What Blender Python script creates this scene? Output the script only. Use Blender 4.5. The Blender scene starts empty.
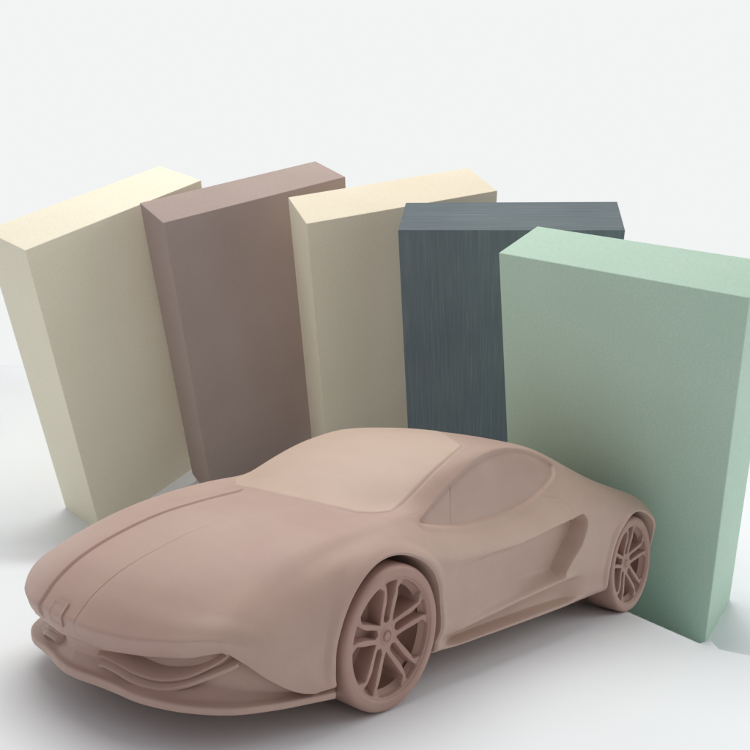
import bpy, bmesh, math, random
import numpy as np
from mathutils import Matrix, Vector
# ------------------------------------------------------------------ scene
K = 0.25                       # the car is a quarter-scale model: table values below are full-size metres
scene = bpy.context.scene
col = scene.collection
scene.render.engine = 'CYCLES'
scene.view_settings.view_transform = 'Standard'
scene.view_settings.look = 'None'
scene.view_settings.exposure = 0
scene.cycles.max_bounces = 8
scene.cycles.diffuse_bounces = 5
scene.cycles.use_denoising = True
def tag(o, label=None, cat=None, group=None, kind=None):
    for k, v in (('label', label), ('category', cat), ('group', group), ('kind', kind)):
        if v: o[k] = v
    return o
def srgb(r, g, b):
    f = lambda c: (c/255/12.92) if c/255 <= .04045 else ((c/255+.055)/1.055)**2.4
    return (f(r), f(g), f(b), 1)
# ------------------------------------------------------------------ materials
def new_mat(name, rough=.8, spec=.25):
    m = bpy.data.materials.new(name); m.use_nodes = True
    nt = m.node_tree; b = nt.nodes['Principled BSDF']
    b.inputs['Roughness'].default_value = rough
    b.inputs['Specular IOR Level'].default_value = spec
    return m, nt, b
def node(nt, kind, **kw):
    n = nt.nodes.new(kind)
    for k, v in kw.items(): setattr(n, k, v)
    return n
def noise(nt, scale, detail=4, rough=.5, stretch=None):
    tc = node(nt, 'ShaderNodeTexCoord'); n = node(nt, 'ShaderNodeTexNoise')
    n.inputs['Scale'].default_value = scale; n.inputs['Detail'].default_value = detail; n.inputs['Roughness'].default_value = rough
    if stretch:
        mp = node(nt, 'ShaderNodeMapping'); mp.inputs['Scale'].default_value = stretch; mp.inputs['Rotation'].default_value = (.0, .03 if stretch[0] > 100 else 0, 0)
        nt.links.new(tc.outputs['Object'], mp.inputs['Vector']); nt.links.new(mp.outputs['Vector'], n.inputs['Vector'])
    else: nt.links.new(tc.outputs['Object'], n.inputs['Vector'])
    return n
def ramp(nt, src, stops):
    r = node(nt, 'ShaderNodeValToRGB'); e = r.color_ramp.elements
    e[0].position, e[0].color = stops[0]; e[1].position, e[1].color = stops[-1]
    for p, c in stops[1:-1]:
        x = e.new(p); x.color = c
    nt.links.new(src, r.inputs['Fac']); return r
def mixc(nt, mode, fac, a, b):
    m = node(nt, 'ShaderNodeMix', data_type='RGBA', blend_type=mode)
    for sock, v in ((m.inputs[0], fac), (m.inputs[6], a), (m.inputs[7], b)):
        if hasattr(v, 'links'): nt.links.new(v, sock)
        else: sock.default_value = v
    return m.outputs[2]
def bump(nt, b, src, strength, dist):
    bm = node(nt, 'ShaderNodeBump'); bm.inputs['Strength'].default_value = strength; bm.inputs['Distance'].default_value = dist
    nt.links.new(src, bm.inputs['Height']); nt.links.new(bm.outputs['Normal'], b.inputs['Normal'])
def clay_material(name, c1, c2, c3):
    m, nt, b = new_mat(name, .5, .35)
    big = noise(nt, 3.2, 5, .55); r = ramp(nt, big.outputs['Fac'], [(.30, c1), (.52, c2), (.72, c3)])
    fine = noise(nt, 420, 2, .6); fr = ramp(nt, fine.outputs['Fac'], [(.3, (.975,.975,.975,1)), (.7, (1.015,1.015,1.015,1))])
    st = noise(nt, 26, 3, .6, (1, .25, 1)); sr = ramp(nt, st.outputs['Fac'], [(.35, (.975,.97,.97,1)), (.65, (1.015,1.015,1.015,1))])
    c = mixc(nt, 'MULTIPLY', 1.0, r.outputs['Color'], fr.outputs['Color'])
    c = mixc(nt, 'MULTIPLY', 1.0, c, sr.outputs['Color'])
    nt.links.new(c, b.inputs['Base Color'])
    g = noise(nt, 900, 2, .6); bump(nt, b, g.outputs['Fac'], .05, .0004)
    return m
def board_material(name, c1, c2, grain=.05):
    m, nt, b = new_mat(name, .8, .2)
    big = noise(nt, 4, 4, .5); r = ramp(nt, big.outputs['Fac'], [(.3, c1), (.7, c2)])
    fine = noise(nt, 200, 4, .75); fr = ramp(nt, fine.outputs['Fac'], [(.25, (1-grain,)*3+(1,)), (.75, (1+grain*.6,)*3+(1,))])
    c = mixc(nt, 'MULTIPLY', 1.0, r.outputs['Color'], fr.outputs['Color'])
    nt.links.new(c, b.inputs['Base Color'])
    bump(nt, b, fine.outputs['Fac'], .15, .0008)
    return m
def streak_material(name, dark, mid, light):
    # dense grey-blue board: fine saw streaks along the height, and along the width on the end grain
    m, nt, b = new_mat(name, .85, .15)
    v = noise(nt, 1.0, 7, .7, (250, 250, 5.0)); v.inputs['Distortion'].default_value = .35; h = noise(nt, 1.0, 6, .65, (4, 260, 260))
    geo = node(nt, 'ShaderNodeTexCoord'); sep = node(nt, 'ShaderNodeSeparateXYZ'); nt.links.new(geo.outputs['Normal'], sep.inputs[0])
    top = node(nt, 'ShaderNodeMath', operation='GREATER_THAN'); top.inputs[1].default_value = .7; nt.links.new(sep.outputs['Z'], top.inputs[0])
    mv = node(nt, 'ShaderNodeMix', data_type='FLOAT'); nt.links.new(top.outputs[0], mv.inputs[0])
    nt.links.new(v.outputs['Fac'], mv.inputs[2]); nt.links.new(h.outputs['Fac'], mv.inputs[3])
    r = ramp(nt, mv.outputs[0], [(.28, dark), (.5, mid), (.66, light)])
    big = noise(nt, 3, 3, .5); br = ramp(nt, big.outputs['Fac'], [(.3, (.86,.86,.88,1)), (.7, (1.08,1.08,1.06,1))])
    c = mixc(nt, 'MULTIPLY', 1.0, r.outputs['Color'], br.outputs['Color'])
    nt.links.new(c, b.inputs['Base Color']); bump(nt, b, mv.outputs[0], .2, .001)
    return m
CLAY = clay_material('carved_clay', srgb(186,154,144), srgb(191,164,151), srgb(194,170,155))
WHEEL_CLAY_SHADED = clay_material('wheel_clay_shaded', srgb(172,138,127), srgb(178,146,134), srgb(181,151,138))  # same clay darkened: the shade on the wheels is put into the colour
CLAY_LIT = clay_material('clay_lit', srgb(200,173,157), srgb(205,180,163), srgb(207,183,165))  # same clay lightened: light from above painted into the windscreen colour
# ------------------------------------------------------------------ mesh helpers
def make_obj(name, verts, faces, mat, parent=None, normals=None, smooth=True, scale=K):
    me = bpy.data.meshes.new(name)
    v = np.asarray(verts, float)*scale
    me.from_pydata(v.tolist(), [], [tuple(int(i) for i in f) for f in faces]); me.update()
    me.materials.append(mat)
    if smooth: me.polygons.foreach_set('use_smooth', [True]*len(me.polygons))
    if normals is not None: me.normals_split_custom_set_from_vertices(np.asarray(normals, float).tolist())
    o = bpy.data.objects.new(name, me); col.objects.link(o)
    if parent: o.parent = parent
    return o
def empty(name, loc, rotz=0, parent=None):
    o = bpy.data.objects.new(name, None); col.objects.link(o); o.empty_display_size = .02
    o.location = loc; o.rotation_euler = (0, 0, rotz)
    if parent: o.parent = parent
    return o
def grid_faces(nu, nv, off=0, flip=False, closeu=False, closev=False):
    out = []
    for i in range(nu if closeu else nu-1):
        for j in range(nv if closev else nv-1):
            a, b_, c, d = i*nv+j, ((i+1) % nu)*nv+j, ((i+1) % nu)*nv+(j+1) % nv, i*nv+(j+1) % nv
            out.append(tuple(off+k for k in ((a, d, c, b_) if flip else (a, b_, c, d))))
    return out
class Acc:
    def __init__(s): s.v = []; s.f = []
    def add(s, v, f):
        o = len(s.v); s.v += [tuple(map(float, p)) for p in v]; s.f += [tuple(o+i for i in q) for q in f]
    def obj(s, name, mat, parent=None, smooth=True, scale=K): return make_obj(name, s.v, s.f, mat, parent, None, smooth, scale)
def sstep(a, b, x):
    t = np.clip((x-a)/(b-a), 0, 1); return t*t*(3-2*t)
def seg_dist(X, Z, poly, closed=False):
    n = len(poly); d = np.full(np.shape(X), 1e9)
    for i in range(n if closed else n-1):
        (ax, az), (bx, bz) = poly[i], poly[(i+1) % n]; ex, ez = bx-ax, bz-az; L = ex*ex+ez*ez
        t = np.clip(((X-ax)*ex+(Z-az)*ez)/L, 0, 1); d = np.minimum(d, np.hypot(X-ax-t*ex, Z-az-t*ez))
    return d
def inside(X, Z, poly):
    c = np.zeros(np.shape(X), bool); n = len(poly)
    for i in range(n):
        (ax, az), (bx, bz) = poly[i], poly[(i+1) % n]
        if az == bz: continue
        c ^= ((az > Z) != (bz > Z)) & (X < (bx-ax)*(Z-az)/(bz-az)+ax)
    return c
def sdf(X, Z, poly): return np.where(inside(X, Z, poly), 1, -1)*seg_dist(X, Z, poly, True)
def spline_pts(pts, n, closed=False):
    A = np.array(pts, float)
    if closed: A = np.concatenate([A[-2:], A, A[:3]])
    t = np.r_[0, np.cumsum(np.linalg.norm(np.diff(A, axis=0), axis=1)**.5)]
    if closed: return bessel(t, A, np.linspace(t[2], t[-3], n+1)[:-1])
    return bessel(t, A, np.linspace(t[0], t[-1], n))
def clip(V, N, F, f):
    """split polygons by the field f at zero -> verts, normals, faces with f>0, faces with f<0, cut vertex ids"""
    V = list(map(tuple, V)); N = list(map(tuple, N)); f = list(f); cut = {}
    pos, neg = [], []
    def mid(a, b):
        k = (a, b) if a < b else (b, a)
        if k not in cut:
            t = f[a]/(f[a]-f[b]); cut[k] = len(V)
            V.append(tuple(V[a][i]+t*(V[b][i]-V[a][i]) for i in range(3))); N.append(tuple(N[a][i]+t*(N[b][i]-N[a][i]) for i in range(3))); f.append(0.)
        return cut[k]
    for q in F:
        s = [f[i] > 0 for i in q]
        if all(s): pos.append(q)
        elif not any(s): neg.append(q)
        else:
            p, m = [], []
            for k in range(len(q)):
                a, b = q[k], q[(k+1) % len(q)]
                (p if s[k] else m).append(a)
                if s[k] != s[(k+1) % len(q)]:
                    c = mid(a, b); p.append(c); m.append(c)
            if len(p) > 2: pos.append(tuple(p))
            if len(m) > 2: neg.append(tuple(m))
    return np.array(V), np.array(N), pos, neg, list(cut.values())
def sub_mesh(V, N, F):
    used = sorted({i for q in F for i in q}); mp = {k: i for i, k in enumerate(used)}
    return V[used], N[used], [tuple(mp[i] for i in q) for q in F]
# ---- car body surface: control table (metres, full size; x rearwards from front axle, y half width, z up)
# columns: centre, mid, glass edge, cantrail / fender crest, belt, shoulder, crease, door hollow, sill ridge,
#          sill hollow, sill lip, lip underside, underside, underside centre
T = [
 # S0 hood lip and the slanted front edge of the side panel
 [(-1.21,0,.37),(-1.175,.33,.378),(-1.10,.51,.388),(-1.0,.66,.40),(-.905,.775,.435),(-.82,.84,.375),(-.745,.875,.315),(-.66,.905,.262),(-.60,.92,.232),(-.55,.93,.215),(-.50,.94,.205),(-.49,.92,.195),(-.48,.60,.19),(-.48,0,.19)],
 # S1 nose
 [(-1.243,0,.46),(-1.222,.31,.458),(-1.155,.495,.457),(-1.062,.655,.470),(-.945,.795,.485),(-.80,.865,.44),(-.715,.90,.365),(-.63,.925,.30),(-.57,.935,.255),(-.52,.942,.228),(-.48,.948,.207),(-.47,.92,.195),(-.46,.60,.188),(-.46,0,.188)],
 # S2
 [(-1.10,0,.625),(-1.07,.30,.617),(-1.01,.48,.603),(-.93,.645,.585),(-.83,.79,.565),(-.72,.88,.50),(-.66,.918,.41),(-.59,.94,.33),(-.54,.948,.275),(-.49,.953,.235),(-.45,.955,.208),(-.44,.92,.195),(-.43,.60,.186),(-.43,0,.186)],
 # S3
 [(-.76,0,.782),(-.74,.29,.772),(-.715,.485,.745),(-.68,.655,.712),(-.62,.785,.665),(-.56,.885,.585),(-.53,.935,.47),(-.49,.952,.36),(-.46,.958,.29),(-.43,.96,.24),(-.41,.96,.21),(-.40,.92,.195),(-.40,.60,.185),(-.40,0,.185)],
 # S4
 [(-.28,0,.882),(-.27,.30,.874),(-.25,.50,.848),(-.22,.685,.84),(-.20,.80,.80),(-.20,.90,.765),(-.20,.965,.68),(-.20,.965,.40),(-.20,.962,.30),(-.20,.962,.245),(-.20,.962,.212),(-.20,.92,.195),(-.20,.60,.183),(-.20,0,.183)],
 # S5 cowl
 [(.12,0,.922),(.14,.33,.915),(.24,.61,.893),(.25,.715,.905),(.22,.81,.865),(.19,.90,.80),(.18,.968,.72),(.18,.955,.42),(.18,.96,.31),(.18,.955,.25),(.18,.96,.214),(.18,.92,.195),(.18,.60,.18),(.18,0,.18)],
 # S6
 [(.46,0,1.075),(.47,.33,1.065),(.55,.63,1.03),(.57,.735,.945),(.58,.80,.83),(.56,.905,.745),(.55,.955,.668),(.55,.94,.48),(.55,.95,.305),(.55,.93,.245),(.55,.955,.205),(.55,.925,.185),(.55,.60,.178),(.55,0,.178)],
 # S7
 [(.80,0,1.205),(.80,.33,1.193),(.83,.62,1.145),(.86,.705,1.085),(.89,.80,.815),(.88,.91,.735),(.88,.95,.66),(.88,.932,.50),(.88,.95,.322),(.88,.915,.25),(.88,.95,.205),(.88,.925,.183),(.88,.60,.176),(.88,0,.176)],
 # S8
 [(1.20,0,1.278),(1.20,.33,1.265),(1.20,.585,1.235),(1.22,.69,1.195),(1.22,.795,.835),(1.22,.91,.755),(1.22,.952,.68),(1.22,.932,.52),(1.22,.95,.345),(1.22,.91,.26),(1.22,.95,.206),(1.22,.925,.183),(1.22,.60,.176),(1.22,0,.176)],
 # S9
 [(1.60,0,1.272),(1.60,.31,1.262),(1.60,.555,1.238),(1.60,.675,1.205),(1.60,.80,.905),(1.60,.915,.80),(1.60,.957,.73),(1.60,.94,.55),(1.60,.952,.37),(1.60,.91,.275),(1.60,.95,.21),(1.60,.925,.185),(1.60,.60,.178),(1.60,0,.178)],
 # S10
 [(2.05,0,1.222),(2.05,.29,1.213),(2.05,.51,1.188),(2.05,.655,1.125),(2.0,.77,1.02),(2.0,.905,.88),(2.0,.965,.79),(2.0,.972,.60),(2.0,.962,.40),(2.0,.935,.29),(2.0,.95,.22),(2.0,.925,.19),(2.0,.60,.18),(2.0,0,.18)],
 # S11
 [(2.5,0,1.10),(2.5,.28,1.092),(2.5,.48,1.068),(2.5,.635,1.018),(2.47,.77,.962),(2.45,.908,.872),(2.44,.968,.765),(2.44,.975,.60),(2.43,.968,.40),(2.43,.96,.30),(2.43,.955,.23),(2.43,.925,.2),(2.43,.60,.19),(2.43,0,.19)],
 # S12
 [(2.93,0,.945),(2.93,.28,.941),(2.93,.46,.928),(2.92,.625,.905),(2.91,.785,.888),(2.9,.915,.838),(2.88,.985,.75),(2.88,.985,.58),(2.88,.97,.40),(2.88,.96,.31),(2.88,.95,.25),(2.88,.92,.22),(2.88,.60,.2),(2.88,0,.2)],
 # S13
 [(3.22,0,.85),(3.22,.29,.848),(3.215,.46,.842),(3.20,.61,.832),(3.19,.755,.83),(3.18,.88,.785),(3.17,.965,.695),(3.17,.97,.55),(3.17,.955,.41),(3.17,.925,.32),(3.17,.905,.27),(3.17,.88,.24),(3.2,.60,.22),(3.2,0,.22)],
 # S14 tail edge
 [(3.42,0,.80),(3.415,.30,.80),(3.40,.46,.797),(3.37,.58,.79),(3.34,.69,.775),(3.31,.78,.735),(3.29,.85,.65),(3.28,.86,.52),(3.28,.86,.42),(3.28,.85,.34),(3.28,.83,.29),(3.28,.82,.26),(3.28,.60,.24),(3.28,0,.24)],
 # S15 rear face
 [(3.39,0,.55),(3.385,.30,.55),(3.375,.46,.55),(3.355,.58,.55),(3.33,.67,.54),(3.31,.74,.52),(3.29,.79,.48),(3.28,.80,.44),(3.28,.80,.40),(3.28,.79,.34),(3.28,.78,.30),(3.28,.77,.27),(3.28,.60,.25),(3.28,0,.25)],
]
NV = [72,42,18,44,26,22,44,36,22,14,8,14,8]
NU = [18,24,46,58,48,44,44,50,54,76,76,60,48,40,22]
def bessel(ts, Y, tq, par=None):
    # C1 cubic through the rows of Y at parameters ts (finite-difference tangents)
    n=len(ts); h=np.diff(ts); sh=(n-1,)+(1,)*(Y.ndim-1); h_=h.reshape(sh)
    d=(Y[1:]-Y[:-1])/h_; m=np.empty_like(Y)
    m[1:-1]=(d[:-1]*h_[1:]+d[1:]*h_[:-1])/(h_[1:]+h_[:-1])
    m[0]=d[0] if n<3 else 1.5*d[0]-.5*m[1]; m[-1]=1.5*d[-1]-.5*m[-2]
    i=np.clip(np.searchsorted(ts,tq,side='right')-1,0,n-2); hh=h[i]; s=(tq-ts[i])/hh
    e=lambda a:a.reshape((-1,)+(1,)*(Y.ndim-1))
    s=e(s); hh=e(hh); s2=s*s; s3=s2*s
    return (2*s3-3*s2+1)*Y[i]+(s3-2*s2+s)*hh*m[i]+(-2*s3+3*s2)*Y[i+1]+(s3-s2)*hh*m[i+1]
def gauss(P, sig, axis, odd=None):
    k=int(3*sig)+1; w=np.exp(-.5*(np.arange(-k,k+1)/sig)**2); w/=w.sum()
    P=np.moveaxis(P,axis,0); n=len(P)
    # extend by point reflection so ends stay put
    lo=2*P[0]-P[k:0:-1]; hi=2*P[-1]-P[-2:-k-2:-1]
    Q=np.concatenate([lo,P,hi]); out=sum(w[j]*Q[j:j+n] for j in range(2*k+1))
    return np.moveaxis(out,0,axis)
def params(NN):
    out=[]
    for i,n in enumerate(NN): out+=list(i+np.arange(n)/n)
    return np.array(out+[len(NN)])
def base_grid():
    A=np.array(T,float)                     # stations x rows x 3
    cu=np.r_[0,np.cumsum(np.linalg.norm(np.diff(A,axis=0),axis=2)[:,:7].mean(1))]
    su=params(NU); tu=np.interp(su,np.arange(len(cu)),cu)
    B=bessel(cu,A,tu)
    BL_=np.stack([np.stack([np.interp(tu,cu,A[:,j,c]) for c in range(3)],-1) for j in range(A.shape[1])],1)
    wu=(.85*np.exp(-((su-1)/.6)**2))[:,None,None]*np.where(np.arange(A.shape[1])<6,1,.3)[None,:,None]; B=B*(1-wu)+BL_*wu
    cv=np.r_[0,np.cumsum(np.linalg.norm(np.diff(A,axis=1),axis=2)[2:].mean(0))]
    sv=params(NV); tv=np.interp(sv,np.arange(len(cv)),cv)
    # mirror beyond the centre line so the surface crosses it smoothly
    Bm=np.concatenate([B[:,2:0:-1]*[1,-1,1],B],1); cvm=np.r_[-cv[2],-cv[1],cv]
    P=np.moveaxis(bessel(cvm,np.moveaxis(Bm,1,0),tv),0,1)
    PL=np.moveaxis(np.stack([np.stack([np.interp(tv,cv,B[i,:,c]) for c in range(3)],-1) for i in range(len(B))]),0,0)
    wl=np.clip(1-su/1.8,0,1)[:,None,None]*.85; P=P*(1-wl)+PL*wl
    P[:,0,1]=0
    k=40; Pm=np.concatenate([P[:,k:0:-1]*[1,-1,1],P],1)
    Pf=gauss(Pm,1.6,0); Pm=gauss(Pm,9,0); w=np.clip((np.arange(len(Pm))-24)/40.,0,1)[:,None,None]; w=w*w*(3-2*w); Pm=Pf*(1-w)+Pm*w; Pg=gauss(Pm,2,1); wv=np.clip((np.arange(len(Pm))-4)/34.,0,1)[:,None,None]; wv=wv*wv*(3-2*wv); Pm=Pg*(1-wv)+gauss(Pm,5,1)*wv; P=Pm[:,k:].copy(); P[:,0,1]=0
    return P,su,sv
WHEEL_PHASE = (-.09, -.09)
# ================================================================== the car
CAR_YAW = 0.8532823957726423; CAR_LOC = (-.1365, 1.1381, 0); WB = 2.814; RAD = .36
car = empty('car_model', CAR_LOC, CAR_YAW)
tag(car, 'pinkish brown carved clay model of a low two-door sports car in front of the blocks', 'model car')
P, SU, SV = base_grid()
nu, nv = P.shape[:2]
def grid_normals(P):
    # outward normals of the half surface (mirrored neighbour used at the centre line)
    Pm = np.concatenate([P[:, 1:2]*[1, -1, 1], P], 1)
    du = np.gradient(P, axis=0); dv = np.gradient(Pm, axis=1)[:, 1:]
    n = np.cross(dv, du); n /= np.linalg.norm(n, axis=2, keepdims=True)+1e-12
    n[:, 0, 1] = 0; n /= np.linalg.norm(n, axis=2, keepdims=True)+1e-12
    return n
NB = grid_normals(P)
if NB[int(nu*.5), 0, 2] < 0: NB = -NB
X, Y, Z = P[..., 0].copy(), P[..., 1].copy(), P[..., 2].copy()
vi = lambda r: int(np.argmin(abs(SV-r)))
rows = np.broadcast_to(SV[None, :], X.shape)
D = np.zeros(P.shape)
# side glass: a sunken leaf shape with a lip along its lower edge
DLO = [tuple(p) for p in spline_pts([(.372,.866),(.445,.893),(.548,.94),(.69,1.015),(.844,1.086),(.97,1.14),(1.114,1.187),(1.28,1.219),(1.458,1.229),(1.63,1.22),(1.801,1.19),(1.93,1.15),(2.0,1.112),(1.962,1.06),(1.86,1.01),(1.729,.963),(1.55,.905),(1.373,.866),(1.2,.838),(1.034,.823),(.88,.816),(.729,.818),(.55,.835),(.43,.853)], 150, True)]
reg = (rows > 2.2) & (rows < 5.2)
s = np.where(reg, sdf(X, Z, DLO), -1)
D -= NB*(.024*sstep(-.004, .014, s))[..., None]
lipz = np.where(Z < .9+.12*(X-.4), 1, .0)*reg
D += NB*(.007*np.exp(-((s+.018)/.014)**2)*sstep(1.9, 1.5, X)*lipz*(s < 0))[..., None]
dql = np.where(reg & (s > .012), seg_dist(X, Z, [(.762,1.05),(.727,.926),(.69,.822)]), 1)
D -= NB*(.004*np.exp(-(dql/.006)**2))[..., None]
# faint shut line behind the door glass
dsl = np.where(reg | (rows < 7), seg_dist(X, Z, [(1.66,.925),(1.80,.905),(1.86,.865),(1.86,.80)]), 1)*1.0
D -= NB*(.003*np.exp(-(np.where((rows > 3.5) & (rows < 7), dsl, 1)/.006)**2))[..., None]
# windscreen and roof panel joint
WS = [(.075,0),(.082,.2),(.105,.36),(.165,.52),(.225,.60),(.285,.655),(.40,.648),(.556,.63),(.70,.612),(.835,.592),(.98,.56),(1.118,.52),(1.17,.44),(1.24,.335),(1.36,.19),(1.48,.08),(1.55,0)]
WSP = [(a, b) for a, b in WS]+[(a, -b) for a, b in WS[-2:0:-1]]
regw = rows < 3.6
sw = np.where(regw & (Z > .84) & (X < 1.75), sdf(X, Y, WSP), -1)
D += NB*(.004*sstep(-.004, .012, sw)-.003*np.exp(-((sw+.004)/.008)**2)*(abs(sw) < .05))[..., None]
# bonnet: twin feature lines from the nose to the screen corners, each a small step down to the outside
gx = [-1.30,-1.22,-1.07,-.85,-.62,-.41,-.2,.0,.07]; gy = [.155,.16,.172,.185,.192,.20,.222,.275,.31]
yl = np.interp(X, gx, gy); front = (rows < 3) & (X < .10) & (Z > .38)
dg = Y-yl
fade = sstep(.10, .02, X)*sstep(.375, .43, Z)
D -= NB*np.where(front, (.010*np.exp(-(dg/.006)**2)-.009*sstep(-.003, .008, dg)*sstep(.22, .02, dg))*fade, 0)[..., None]
# door hollow ending in the intake ahead of the rear wheel
SC = [tuple(p) for p in [(.34,.69),(.50,.677),(.65,.671),(.90,.675),(1.152,.688),(1.36,.714),(1.571,.748),(1.76,.777),(1.936,.805)]]+[(1.985,.80),(2.012,.77),(2.012,.728),(1.99,.66),(1.958,.597),(1.90,.545),(1.843,.497),(1.785,.442),(1.73,.392),(1.40,.358),(1.08,.33),(.80,.305),(.52,.285)]
up_, rear_, low_ = SC[:9], SC[8:18], SC[17:]+[(.40,.28)]
up_ = [tuple(p) for p in spline_pts(up_, 60)]; rear_ = [tuple(p) for p in spline_pts(rear_, 60)]; SC = up_+rear_[1:]+SC[18:]
regs = (rows > 4.3) & (rows < 9.2)
ss = np.where(regs, sdf(X, Z, SC), -1)
dt, dr, db = seg_dist(X, Z, up_), seg_dist(X, Z, rear_), seg_dist(X, Z, low_)
depth = np.interp(X, [.36,.55,.8,1.2,1.6,1.9,2.1], [0,.014,.030,.055,.088,.115,.118])
wt = np.interp(X, [.4,1.0,1.6,1.95], [.07,.026,.018,.016])
H = depth*sstep(0, 1, dt/wt)*np.clip(dr/np.interp(Z, [.39,.50,.62,.74,.80], [.028,.046,.052,.036,.02]), 0, 1)*sstep(0, 1, db/np.interp(X, [.5,1.2,1.7,1.95], [.15,.12,.07,.045]))*(ss > 0)
D[..., 1] -= H
# soft raised edge above the hollow
D[..., 1] += np.where(regs & (ss <= 0), .008*np.exp(-(dt/.03)**2)*sstep(.6, 1.4, X)*sstep(2.0, 1.8, X), 0)
# sill: a ridge under the door, hollow below it, thin lip along the bottom
zr = np.interp(X, [.45,.52,1.08,1.70,2.0,2.3], [.275,.28,.333,.388,.40,.40])
xs_ = sstep(.42, .62, X)*sstep(2.12, 1.82, X)*((rows > 5.5) & (rows < 11))
zl = np.interp(X, [.45,2.3], [.206,.232])
hz = sstep(.0, .045, zr-Z)*sstep(.0, .022, Z-zl)
D[..., 1] -= xs_*.050*hz*np.interp(X, [.45,1.9,2.3], [1,1,.6])
D[..., 1] += xs_*.022*np.exp(-((Z-zr-.012)/.020)**2)*sstep(1.95, 1.7, X)
D[..., 1] += xs_*.010*sstep(.004, -.004, Z-zl)
# wheel arch flares
RA = .402
for cx in (0, WB):
    r = np.hypot(X-cx, Z-RAD); side = (Y > .6) & (rows > 3.4) & (rows < 11.5)
    fl = sstep(RA+.075, RA+.030, r)*sstep(-.06, .12, Z-.22)
    D[..., 1] += np.where(side, .016*fl, 0)
    D[..., 1] -= np.where(side, .012*sstep(RA+.012, RA, r), 0)
P2 = P+D
N2 = grid_normals(P2)
if (N2*NB).sum() < 0: N2 = -N2
# mirror to the full width; near side (towards the camera) is y < 0
full = np.concatenate([P2[:, :0:-1]*[1, -1, 1], P2], 1); fulln = np.concatenate([N2[:, :0:-1]*[1, -1, 1], N2], 1)
rowf = np.concatenate([-SV[:0:-1], SV]); nvf = full.shape[1]
V = full.reshape(-1, 3); N = fulln.reshape(-1, 3)
ROW = np.abs(np.broadcast_to(rowf[None, :], full.shape[:2])).ravel()
idx = np.arange(nu*nvf).reshape(nu, nvf)
F = np.stack([idx[:-1, :-1], idx[1:, :-1], idx[1:, 1:], idx[:-1, 1:]], -1).reshape(-1, 4)
# winding so that faces agree with the normals
a, b_, c_ = V[F[:, 0]], V[F[:, 1]], V[F[:, 2]]
if (np.cross(b_-a, c_-a)*N[F[:, 0]]).sum() < 0: F = F[:, ::-1]
F = [tuple(q) for q in F.tolist()]
arch_list = []
for cx in (0, WB):
    side = (abs(V[:, 1]) > .60)
    f = np.where(side & (V[:, 2] < .80), np.hypot(V[:, 0]-cx, V[:, 2]-RAD)-RA, .05)
    V, N, F, _, cut = clip(V, N, F, f)
    for sg in (-1, 1):
        cs = [V[i] for i in cut if V[i][1]*sg > .80]
        cs.sort(key=lambda p: math.atan2(p[0]-cx, p[2]-RAD))
        A = np.array(cs); wells = Acc(); prof = []
        for y_, k in ((None, 1), (.93, .997), (.80, .985), (.62, .985)):
            B = A.copy()
            if y_ is not None:
                B[:, 1] = np.where(abs(A[:, 1]) > y_, y_*sg, A[:, 1]-.001*sg); B[:, 0] = cx+(A[:, 0]-cx)*k; B[:, 2] = RAD+(A[:, 2]-RAD)*k
            prof.append(B)
        n = len(A); wells.add(np.concatenate(prof), grid_faces(4, n, flip=(sg > 0)))
        th = np.linspace(0, 2*np.pi, 65)[:-1]
        disc = [(cx+.41*math.sin(t), .625*sg, RAD+.41*math.cos(t)) for t in th]
        wells.add(disc, [tuple(range(64)) if sg < 0 else tuple(range(63, -1, -1))])
        arch_list.append(wells)
V, N, Ff = sub_mesh(V, N, F)
def split_part(fn, V, N, F):
    V2, N2_, pos, neg, cut = clip(V, N, F, fn(V, N))
    return V2, N2_, neg, pos
# windscreen part
V, N, F, WF = split_part(lambda V, N: np.where((V[:, 2] > .84) & (V[:, 0] < 1.75) & (N[:, 2] > .2), sdf(V[:, 0], V[:, 1], WSP)-.002, -.05), V, N, Ff)
wv = sub_mesh(V, N, WF); wind = make_obj('windscreen', wv[0], wv[2], CLAY_LIT, car, wv[1])
tag(wind, 'smooth windscreen panel, coloured as if brightly lit, running into the roof')
for sg in (-1, 1):
    V, N, F, GF = split_part(lambda V, N: np.where((V[:, 1]*sg > .5) & (V[:, 2] > .80) & (N[:, 1]*sg > .1), sdf(V[:, 0], V[:, 2], DLO)-.010, -.05), V, N, F)
    g = sub_mesh(V, N, GF); make_obj('side_window', g[0], g[2], CLAY, car, g[1])
# badge plate on the nose
bx_, by_ = (.0, .043)
nose = lambda V: np.minimum(np.minimum(.058-abs(V[:, 1]), V[:, 2]-.412), .512-V[:, 2])
V, N, F, BF = split_part(lambda V, N: np.where((V[:, 0] < -1.0), nose(V), -.05), V, N, F)
bv = sub_mesh(V, N, BF)
# outline walls: offset the patch outwards and drop its rim back
ed = {}
for q in bv[2]:
    for k in range(len(q)):
        e = (q[k], q[(k+1) % len(q)])
        if (e[1], e[0]) in ed: del ed[(e[1], e[0])]
        else: ed[e] = 1
inn = sstep(.0, .006, np.minimum(np.minimum(.058-abs(bv[0][:, 1]), bv[0][:, 2]-.412), .512-bv[0][:, 2]))
outer = bv[0]+bv[1]*(.009-.004*sstep(.008, .016, np.minimum(np.minimum(.058-abs(bv[0][:, 1]), bv[0][:, 2]-.412), .512-bv[0][:, 2])))[:, None]
nb = len(outer); base = bv[0]-bv[1]*.004
badge = make_obj('badge', np.concatenate([outer, base]), list(bv[2])+[(b, a, a+nb, b+nb) for a, b in ed], CLAY, car, None, True)
sm = badge.modifiers.new('bevel', 'EDGE_SPLIT'); sm.split_angle = math.radians(40)
bodyV, bodyN, bodyF = sub_mesh(V, N, F)
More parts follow.
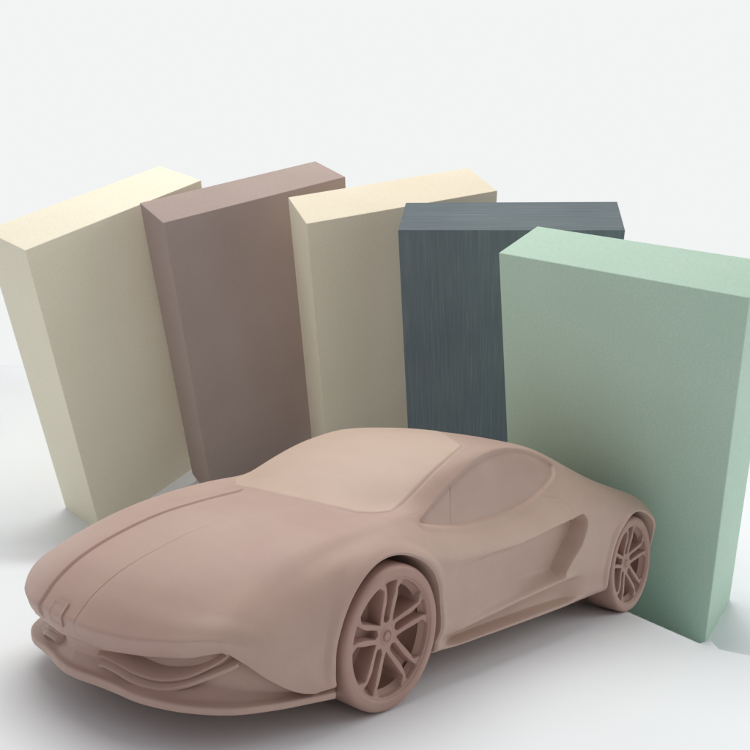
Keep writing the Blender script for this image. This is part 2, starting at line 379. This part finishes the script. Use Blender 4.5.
# turned-under edge below the bonnet lip and along the front of the side panels
L0 = full[0]
ins = L0.copy(); sgn = np.sign(L0[:, 1]); k = np.clip(abs(rowf), 0, 10)
ins[:, 0] += np.interp(k, [0, 3, 4, 6, 10], [.10,.10,.09,.07,.05]); ins[:, 1] -= sgn*np.interp(k, [0, 2, 4, 6, 10], [0,.02,.05,.075,.08]); ins[:, 2] += np.interp(k, [0, 4, 6, 10], [-.004,.0,.01,.01])
cur = L0.copy(); cur[:, 0] += .006; cur[:, 2] -= .010*(k < 4.2); 
m_ = abs(rowf) < 11
strip = np.stack([L0, cur, ins])[:, m_]
e_ = make_obj('body', bodyV, bodyF, CLAY, car, bodyN)
body = e_
under = Acc(); ns = strip.shape[1]
under.add(strip.reshape(-1, 3), grid_faces(3, ns))
# tail panel closing the rear
under.obj('panel_edge', CLAY, car); under = Acc()
R0 = full[-1]; c0 = R0.mean(0); under.add(np.concatenate([R0, [c0]]), [(i, i+1, len(R0)) for i in range(len(R0)-1)])
under.obj('rear_panel', CLAY, car)
for w_ in arch_list: w_.obj('wheel_arch', CLAY, car)
# ---- front bumper: mouth wall, slope and splitter lip (half outlines, mirrored)
back = [(-1.115,0,.345),(-1.10,.12,.345),(-1.075,.24,.338),(-1.045,.36,.33),(-1.0,.48,.33),(-.94,.59,.345),(-.875,.69,.372),(-.79,.775,.335),(-.70,.83,.282),(-.58,.87,.233),(-.46,.885,.205),(-.36,.885,.195)]
wall = [(-1.09,0,.28),(-1.065,.12,.278),(-1.045,.24,.272),(-1.03,.36,.265),(-1.0,.48,.258),(-.945,.585,.258),(-.885,.675,.265),(-.81,.76,.25),(-.71,.822,.23),(-.59,.868,.21),(-.47,.893,.198),(-.36,.90,.19)]
shelf = [(-1.150,0,.224),(-1.140,.10,.224),(-1.118,.20,.222),(-1.095,.33,.22),(-1.073,.46,.218),(-1.025,.565,.214),(-.96,.66,.21),(-.835,.78,.205),(-.65,.86,.20),(-.49,.905,.195),(-.375,.925,.19)]
edge = [(-1.177,0,.212),(-1.167,.10,.212),(-1.145,.20,.211),(-1.123,.33,.209),(-1.103,.46,.202),(-1.057,.585,.20),(-.995,.685,.197),(-.865,.81,.193),(-.675,.89,.19),(-.50,.93,.187),(-.375,.955,.184)]
bot = [(-1.172,0,.16),(-1.162,.10,.16),(-1.140,.20,.16),(-1.118,.33,.16),(-1.098,.46,.159),(-1.052,.58,.157),(-.99,.68,.155),(-.86,.805,.152),(-.67,.885,.15),(-.50,.925,.148),(-.375,.950,.146)]
inb = [(p[0]+.25, p[1]*.8, p[2]+.01) for p in bot]
crown = [(p[0]+.05, p[1]*.97, q) for p, q in zip(back, (.40,.40,.40,.40,.41,.425,.44,.42,.36,.30,.25,.22))]
recess = lambda y: float(.03*sstep(.24, .34, y)*sstep(.72, .55, y)-.045*(1-sstep(.10, .30, y)))
back = [(x+recess(y), y*.98, z) for x, y, z in back]; wall = [(x+recess(y)*.9, y*.985, z) for x, y, z in wall]
rowsb = [spline_pts(r, 120) for r in (crown, back, wall, shelf, edge, bot, inb)]
prof = []
for a in range(6):
    nseg = (6, 10, 14, 8, 10, 4)[a]
    for q in range(nseg): prof.append((a, q/nseg))
prof.append((5, 1.))
Bm = np.stack(rowsb)                        # 6 x 120 x 3
arc = np.r_[0, np.cumsum([.09,.10,.14,.03,.045,.25])]
tq = np.array([arc[a]+t*(arc[a+1]-arc[a]) for a, t in prof])
lin = np.stack([np.stack([np.interp(tq, arc, Bm[:, j, k]) for k in range(3)], -1) for j in range(120)], 1)
lin = gauss(lin, 1.6, 0)
fullb = np.concatenate([lin[:, :0:-1]*[1, -1, 1], lin], 1)
bump_ = Acc(); bump_.add(fullb.reshape(-1, 3), grid_faces(fullb.shape[0], fullb.shape[1]))
# closed ends in front of the front wheels
for j, fl in ((0, False), (fullb.shape[1]-1, True)):
    ring = fullb[:, j]; c = ring.mean(0); n = len(ring)
    bump_.add(np.concatenate([ring, [c]]), [((i+1, i, n) if fl else (i, i+1, n)) for i in range(n-1)])
fb = bump_.obj('front_bumper', CLAY, car)
# ---- wing-shaped vanes in the mouth
v1 = [(-1.118,.17,.302),(-1.113,.205,.303),(-1.102,.312,.297),(-1.071,.40,.276),(-1.021,.515,.270),(-.96,.608,.294),(-.912,.678,.338),(-.862,.737,.388),(-.845,.752,.41)]
v2 = [(-1.126,.195,.268),(-1.121,.232,.272),(-1.11,.328,.266),(-1.075,.413,.238),(-1.025,.526,.234),(-.963,.616,.262),(-.90,.70,.311),(-.84,.774,.360),(-.82,.79,.375)]
for pts, th, dep in ((v1, .016, .10), (v2, .019, .10)):
    c = spline_pts(pts, 60); n = len(c)
    for sg in (-1, 1):
        ring = []
        for (dx, dy, dz) in ((0,0,0),(-.004,0,-th*.5),(.004,0,-th),(dep*.6,-.05,-th*.6),(dep*1.1,-.09,.02),(dep*1.1,-.09,.075),(dep*.5,-.04,.028)):
            R = c.copy(); R[:, 0] += dx; R[:, 1] += dy*.6; R[:, 2] += dz; R[:, 1] *= sg; ring.append(R)
        A = np.stack(ring); acc = Acc(); acc.add(A.reshape(-1, 3), grid_faces(7, n, closeu=True, flip=(sg > 0)))
        acc.add(A[:, 0], [tuple(range(7))]); acc.add(A[:, -1], [tuple(range(6, -1, -1))])
        o = acc.obj('air_vane', CLAY, car); md = o.modifiers.new('edges', 'EDGE_SPLIT'); md.split_angle = math.radians(60)
# ---- underfloor
fl_ = Acc(); o_ = [(-.75,-.50),(-.5,-.78),(-.45,-.60),(.45,-.60),(.5,-.86),(2.3,-.86),(2.35,-.6),(3.2,-.6),(3.35,-.7),(3.35,.7),(3.2,.6),(2.35,.6),(2.3,.86),(.5,.86),(.45,.60),(-.45,.60),(-.5,.78),(-.75,.50)]
fl_.add([(x, y, .165) for x, y in o_]+[(x, y, .185) for x, y in o_], [tuple(range(17, -1, -1))]+[(i, (i+1) % 18, (i+1) % 18+18, i+18) for i in range(18)])
fl_.obj('underfloor', CLAY, car, smooth=False)
# ---- wheels: tyre (turned), rim (carved relief), hub disc
def lathe(prof, n=128):
    v = [(r*math.sin(t), y, r*math.cos(t)) for (r, y) in prof for t in np.linspace(0, 2*np.pi, n+1)[:-1]]
    return np.array(v), grid_faces(len(prof), n, closev=True)
def rim_relief(nr=140, nt=720):
    r = np.linspace(.0, .296, nr)[:, None]; th = np.linspace(0, 2*np.pi, nt+1)[None, :-1]
    ph = (th-PHASE+np.pi/5) % (2*np.pi/5)-np.pi/5
    t = np.abs(r*np.sin(ph)); rho = r*np.cos(ph)
    wo = .049+.006*sstep(.08, .22, rho)+.055*sstep(.236, .284, rho)
    wi = .021*np.sqrt(np.clip((rho-.068)/.016, 0, 1))*1.0+.012*sstep(.17, .262, rho)+.008*sstep(.245, .275, rho)
    wi = np.where(rho < .068, -.02, wi)*1.0
    spoke = sstep(-.004, .003, wo-t)
    spoke = np.maximum(spoke, sstep(.066, .056, r+0*t))
    slot = sstep(-.003, .005, np.where(rho > .066, wi-t, -.02))*sstep(.286, .281, r)
    top = .020+.030*sstep(.25, .06, r)-.006*sstep(.05, .03, r)
    ring = sstep(.279, .285, r+0*t)
    floor = .150-.022*sstep(.205, .195, r)
    d = top+(floor-top)*(1-spoke)
    d = d+(np.minimum(top+.055, floor)-d)*slot
    d = d*(1-ring)+ring*(.010+.008*sstep(.289, .283, r))
    # centre cap
    d = d+.008*np.exp(-((r-.027)/.004)**2)-.004*sstep(.024, .018, r)
    d = np.broadcast_to(d, (nr, nt))
    return r, th, d
PHASE = 0.0
TYRE = [(.262,.060),(.288,.030),(.2935,.012),(.298,.006),(.304,.001),(.312,.000),(.336,.000),(.345,.003),(.352,.010),(.357,.022),(.360,.045),(.360,.205),(.357,.225),(.350,.24),(.330,.25),(.300,.25),(.26,.22)]
def build_wheel(first, x, sg, phase):
    """sg -1: near side, outer face at y=-.97"""
    global PHASE
    PHASE = phase
    w = Acc(); v, f = lathe([(.02,.155),(.20,.157),(.262,.157),(.262,.23),(.02,.23)], 64)
    def place(v):
        q = v.copy(); q[:, 1] -= .0
        if sg > 0: q = q*[-1, -1, 1]
        return q
    w.add(place(v), f); wh = w.obj('wheel', WHEEL_CLAY_SHADED, car); wh.location = (x*K, .97*sg*K, RAD*K)
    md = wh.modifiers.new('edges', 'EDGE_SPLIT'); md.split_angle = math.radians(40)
    t = Acc(); v, f = lathe(TYRE, 160); t.add(place(v), f); t.obj('tyre', WHEEL_CLAY_SHADED, wh)
    r, th, d = rim_relief(); nr, nt = d.shape
    v = np.stack([r*np.sin(th)*np.ones_like(d), d, r*np.cos(th)*np.ones_like(d)], -1).reshape(-1, 3)
    m = Acc(); m.add(place(v), grid_faces(nr, nt, closev=True)); m.obj('rim', WHEEL_CLAY_SHADED, wh)
    return wh
for x, ph in ((0, WHEEL_PHASE[0]), (WB, WHEEL_PHASE[1])):
    for sg in (-1, 1): build_wheel(None, x, sg, ph)
# ================================================================== blocks standing behind the car
BLOCKS = [
 ((-0.8788, 2.6835, -0.1779), (0.3557, -0.5242, 0.8505), (0.6124, 0.1943, 1.0467), 'cream'),
 ((-0.5196, 2.729, -0.0505), (0.4645, -0.3972, 0.5152), (0.5834, 0.1791, 1.0118), 'mauve'),
 ((-0.128, 2.6023, 0.0719), (0.5634, -0.2873, 0.2703), (0.5527, 0.1919, 0.8915), 'sand'),
 ((0.1304, 2.4373, 0.1012), (0.6105, -0.0419, -0.152), (0.5424, 0.1767, 0.8227), 'slate'),
 ((0.3831, 2.0369, -0.0317), (0.5451, 0.1935, -0.6475), (0.4829, 0.1546, 0.8416), 'mint')]
BM = {'cream': board_material('cream_board', srgb(240,234,212), srgb(244,238,218),.11),
      'mauve': board_material('mauve_board', srgb(170,153,146), srgb(176,159,153),.11),
      'sand': board_material('sand_board', srgb(230,220,197), srgb(234,225,204),.11),
      'slate': streak_material('slate_board', srgb(100,111,116), srgb(109,120,125), srgb(122,132,137)),
      'mint': board_material('mint_board', srgb(190,219,200), srgb(196,223,206),.11)}
BL = {'cream': 'tall pale cream block with yellowish top, at the far left edge of the row',
      'mauve': 'mauve brown block standing between the cream and the sand coloured blocks',
      'sand': 'sand beige block in the middle of the row, behind the car roof',
      'slate': 'dark slate grey block with fine vertical streaks, partly behind the green one',
      'mint': 'pale mint green block nearest the viewer, behind the rear wheel of the car'}
floor_pts = []; bases = []
for loc, rot, dim, kind in BLOCKS:
    w, t, h = dim; b = bmesh.new()
    bmesh.ops.create_cube(b, size=1)
    for v in b.verts: v.co = Vector(((v.co.x+.5)*w, (v.co.y+.5)*t, (v.co.z+.5)*(h+.006)-.006))
    bmesh.ops.bevel(b, geom=list(b.edges), offset=.0022, segments=2, affect='EDGES', profile=.6)
    me = bpy.data.meshes.new('material_block'); b.to_mesh(me); b.free(); me.materials.append(BM[kind])
    o = bpy.data.objects.new('material_block', me); col.objects.link(o); o.location = loc; o.rotation_euler = rot
    tag(o, BL[kind], 'block', 'upright material blocks behind the car')
    bpy.context.view_layer.update()
    M = o.matrix_world.copy()
    for i in np.linspace(0, 1, 5): floor_pts.append(tuple(M @ Vector((i*w, 0, .0004))))
    for j in (.35, .7, 1):
        if kind in ('mint', 'cream'): floor_pts.append(tuple(M @ Vector((w if kind == 'mint' else 0, j*t, .0004))))
    bases.append((np.array(M.to_3x3()), np.array(M.translation), w, t))
# ================================================================== floor: one white sheet, flat under the car, rising behind it and swept up as a backdrop
c, s_ = math.cos(CAR_YAW), math.sin(CAR_YAW)
cw = lambda x, y: (CAR_LOC[0]+K*(x*c-y*s_), CAR_LOC[1]+K*(x*s_+y*c))
con = list(floor_pts)
for x in np.linspace(-1.4, 3.3, 12):
    for y in (-1.2, -.7, 0, .7, 1.2): con.append((*cw(x, y), 0.))
for x in np.linspace(-2.2, 2.2, 8):
    for y in (.1, .45, .75): con.append((x, y, 0.))
for x in (-2.2,-1.5): con += [(x, 1.2, 0.), (x, 1.8, -.04), (x, 2.4, -.04)]
con += [(.66,1.50,-.062),(.72,1.60,-.088),(.70,1.42,-.040),(.9,1.5,-.07),(1.1,1.8,-.07),(1.4,1.5,-.045),(1.0,1.2,-.02),(1.6,1.2,-.015),(1.8,1.7,-.03),(2.4,1.2,-.01),(1.3,2.3,.0),(2.0,2.3,.02)]
for x in np.linspace(-2.6, 2.6, 9): con += [(x, 3.4, .33), (x, 3.6, .345)]
con = np.array(con)
def tps_U(r2): return np.where(r2 > 1e-12, r2*np.log(r2+1e-20), 0)
nC = len(con); d2 = ((con[:, None, :2]-con[None, :, :2])**2).sum(-1)
A = np.zeros((nC+3, nC+3)); A[:nC, :nC] = tps_U(d2)+np.eye(nC)*2e-5; A[:nC, nC] = 1; A[:nC, nC+1:] = con[:, :2]; A[nC:, :nC] = A[:nC, nC:].T
sol = np.linalg.solve(A, np.r_[con[:, 2], 0, 0, 0])
def floor_z(x, y):
    q = np.stack([x, y], -1); d = ((q[..., None, :]-con[:, :2])**2).sum(-1)
    return tps_U(d) @ sol[:nC]+sol[nC]+q @ sol[nC+1:]
xs = np.linspace(-3.2, 3.2, 420); ys = np.linspace(-.3, 3.6, 350)
FX, FY = np.meshgrid(xs, ys, indexing='ij')
FZ = floor_z(FX, FY)
w_ = sstep(3.15, 3.55, FY); FZ = FZ*(1-w_)+w_*.345
# flat where the car stands (car coordinates)
lx = ((FX-CAR_LOC[0])*c+(FY-CAR_LOC[1])*s_)/K; ly = (-(FX-CAR_LOC[0])*s_+(FY-CAR_LOC[1])*c)/K
dd = np.maximum(np.maximum(-1.5-lx, lx-3.2), abs(ly)-.99)
FZ = FZ*sstep(.0, .42, dd)
# each block's own footprint: the sheet is pressed flat against its tilted base
for R3, T3, w, t in bases:
    n3 = R3[:, 2]; bz = T3[2]-(n3[0]*(FX-T3[0])+n3[1]*(FY-T3[1]))/n3[2]
    rel = np.stack([FX-T3[0], FY-T3[1], bz-T3[2]], -1); bi = rel @ R3[:, 0]; bj = rel @ R3[:, 1]
    m_ = (1-sstep(-.03, .004, np.maximum(np.maximum(-bi, bi-w), bj-t)))*sstep(0, .012, bj)
    FZ = FZ*(1-m_)+m_*(bz+.0004)
# in front of the block nearest the viewer the sheet slopes away evenly to its lower edges
R3, T3, w, t = bases[-1]
A_, B_, C_ = T3, T3+w*R3[:, 0], T3+w*R3[:, 0]+t*R3[:, 1]
for p, q, drop in ((A_, B_, .002), (B_, C_, .0021)):
    eye = np.array([0, 0, .4058]); n3 = np.cross(p-eye, q-eye)
    pz = eye[2]-(n3[0]*(FX-eye[0])+n3[1]*(FY-eye[1]))/n3[2]
    az = np.arctan2(FX, FY); a1, a2 = np.arctan2(p[0], p[1]), np.arctan2(q[0], q[1])
    e_ = (q-p)[:2]; nr = np.array([e_[1], -e_[0]]); sd = (FX-p[0])*nr[0]+(FY-p[1])*nr[1]
    near_ = np.where(np.sign(((0-p[0])*nr[0]+(0-p[1])*nr[1])) == np.sign(sd), 1, 0)
    if drop == .002: pz = np.where(az > a2, 9., pz-drop+.5*(1-sstep(a1-.08, a1-.02, az)))
    else: pz = np.where(az < a1, 9., pz-drop+4.*np.clip(az-a2, 0, 1)**1.4)
    k_ = .002+.02*sstep(.05, .9, dd); d_ = np.clip(.5+.5*(pz-FZ)/k_, 0, 1)
    FZ = np.where(near_ > 0, pz*(1-d_)+FZ*d_-k_*d_*(1-d_), FZ)
rows_f = [np.stack([FX, FY, FZ], -1)]
G = np.concatenate(rows_f, 1)
FLOOR, nt_, bs = new_mat('white_sheet', .55, .3)
nz_ = noise(nt_, 2.2, 4, .5); rr_ = ramp(nt_, nz_.outputs['Fac'], [(.3, srgb(238,242,246)), (.7, srgb(242,246,249))])
nt_.links.new(rr_.outputs['Color'], bs.inputs['Base Color'])
fo = make_obj('floor', G.reshape(-1, 3), grid_faces(G.shape[0], G.shape[1]), FLOOR, None, None, True, 1.0)
tag(fo, 'seamless white sheet under the car and blocks', None, None, 'structure')
# ================================================================== camera
cam = bpy.data.cameras.new('camera'); co = bpy.data.objects.new('camera', cam); col.objects.link(co)
pitch, roll = -0.003863554410852488, 0.07121043588875729
fwd = Vector((0, math.cos(pitch), -math.sin(pitch))); rt = Vector((1, 0, 0)); upv = Vector((0, math.sin(pitch), math.cos(pitch)))
r2 = math.cos(roll)*rt+math.sin(roll)*upv; u2 = -math.sin(roll)*rt+math.cos(roll)*upv
co.matrix_world = Matrix(((r2.x, u2.x, -fwd.x, 0), (r2.y, u2.y, -fwd.y, 0), (r2.z, u2.z, -fwd.z, .40584534825938184), (0, 0, 0, 1)))
cam.sensor_width = 36; cam.lens = 36*800/750; cam.clip_start = .02; cam.clip_end = 100
scene.camera = co
# ================================================================== light
def area(name, loc, target, size, power, color, size_y=None):
    l = bpy.data.lights.new(name, 'AREA'); l.size = size; l.energy = power; l.color = color
    l.shape = 'RECTANGLE' if size_y else 'SQUARE'
    if size_y: l.size_y = size_y
    o = bpy.data.objects.new(name, l); col.objects.link(o); o.location = loc
    o.rotation_euler = (Vector(target)-Vector(loc)).to_track_quat('-Z', 'Y').to_euler()
    return o
area('overhead_softbox', (-.5, 2.1, 3.2), (0, 1.7, 0), 2.9, 72, (1, .98, .935))
area('side_softbox', (2.7, 2.0, 1.4), (.5, 1.7, .1), 1.6, 17, (1, .985, .97))
world = bpy.data.worlds.new('World'); scene.world = world; world.use_nodes = True
wn = world.node_tree; bg = wn.nodes['Background']
# a big evenly lit white studio wall on the far side (+y), a dim room on the viewer's side
tc = node(wn, 'ShaderNodeTexCoord'); sp = node(wn, 'ShaderNodeSeparateXYZ'); wn.links.new(tc.outputs['Generated'], sp.inputs[0])
mr = node(wn, 'ShaderNodeMapRange'); mr.inputs[1].default_value = -1; mr.inputs[2].default_value = 1
wn.links.new(sp.outputs['Y'], mr.inputs[0])
wr = ramp(wn, mr.outputs[0], [(.0, (.35,.335,.345,1)), (.48, (.40,.39,.40,1)), (.80, srgb(242,244,244)), (1, srgb(242,244,244))])
wn.links.new(wr.outputs['Color'], bg.inputs['Color']); bg.inputs['Strength'].default_value = 1.0
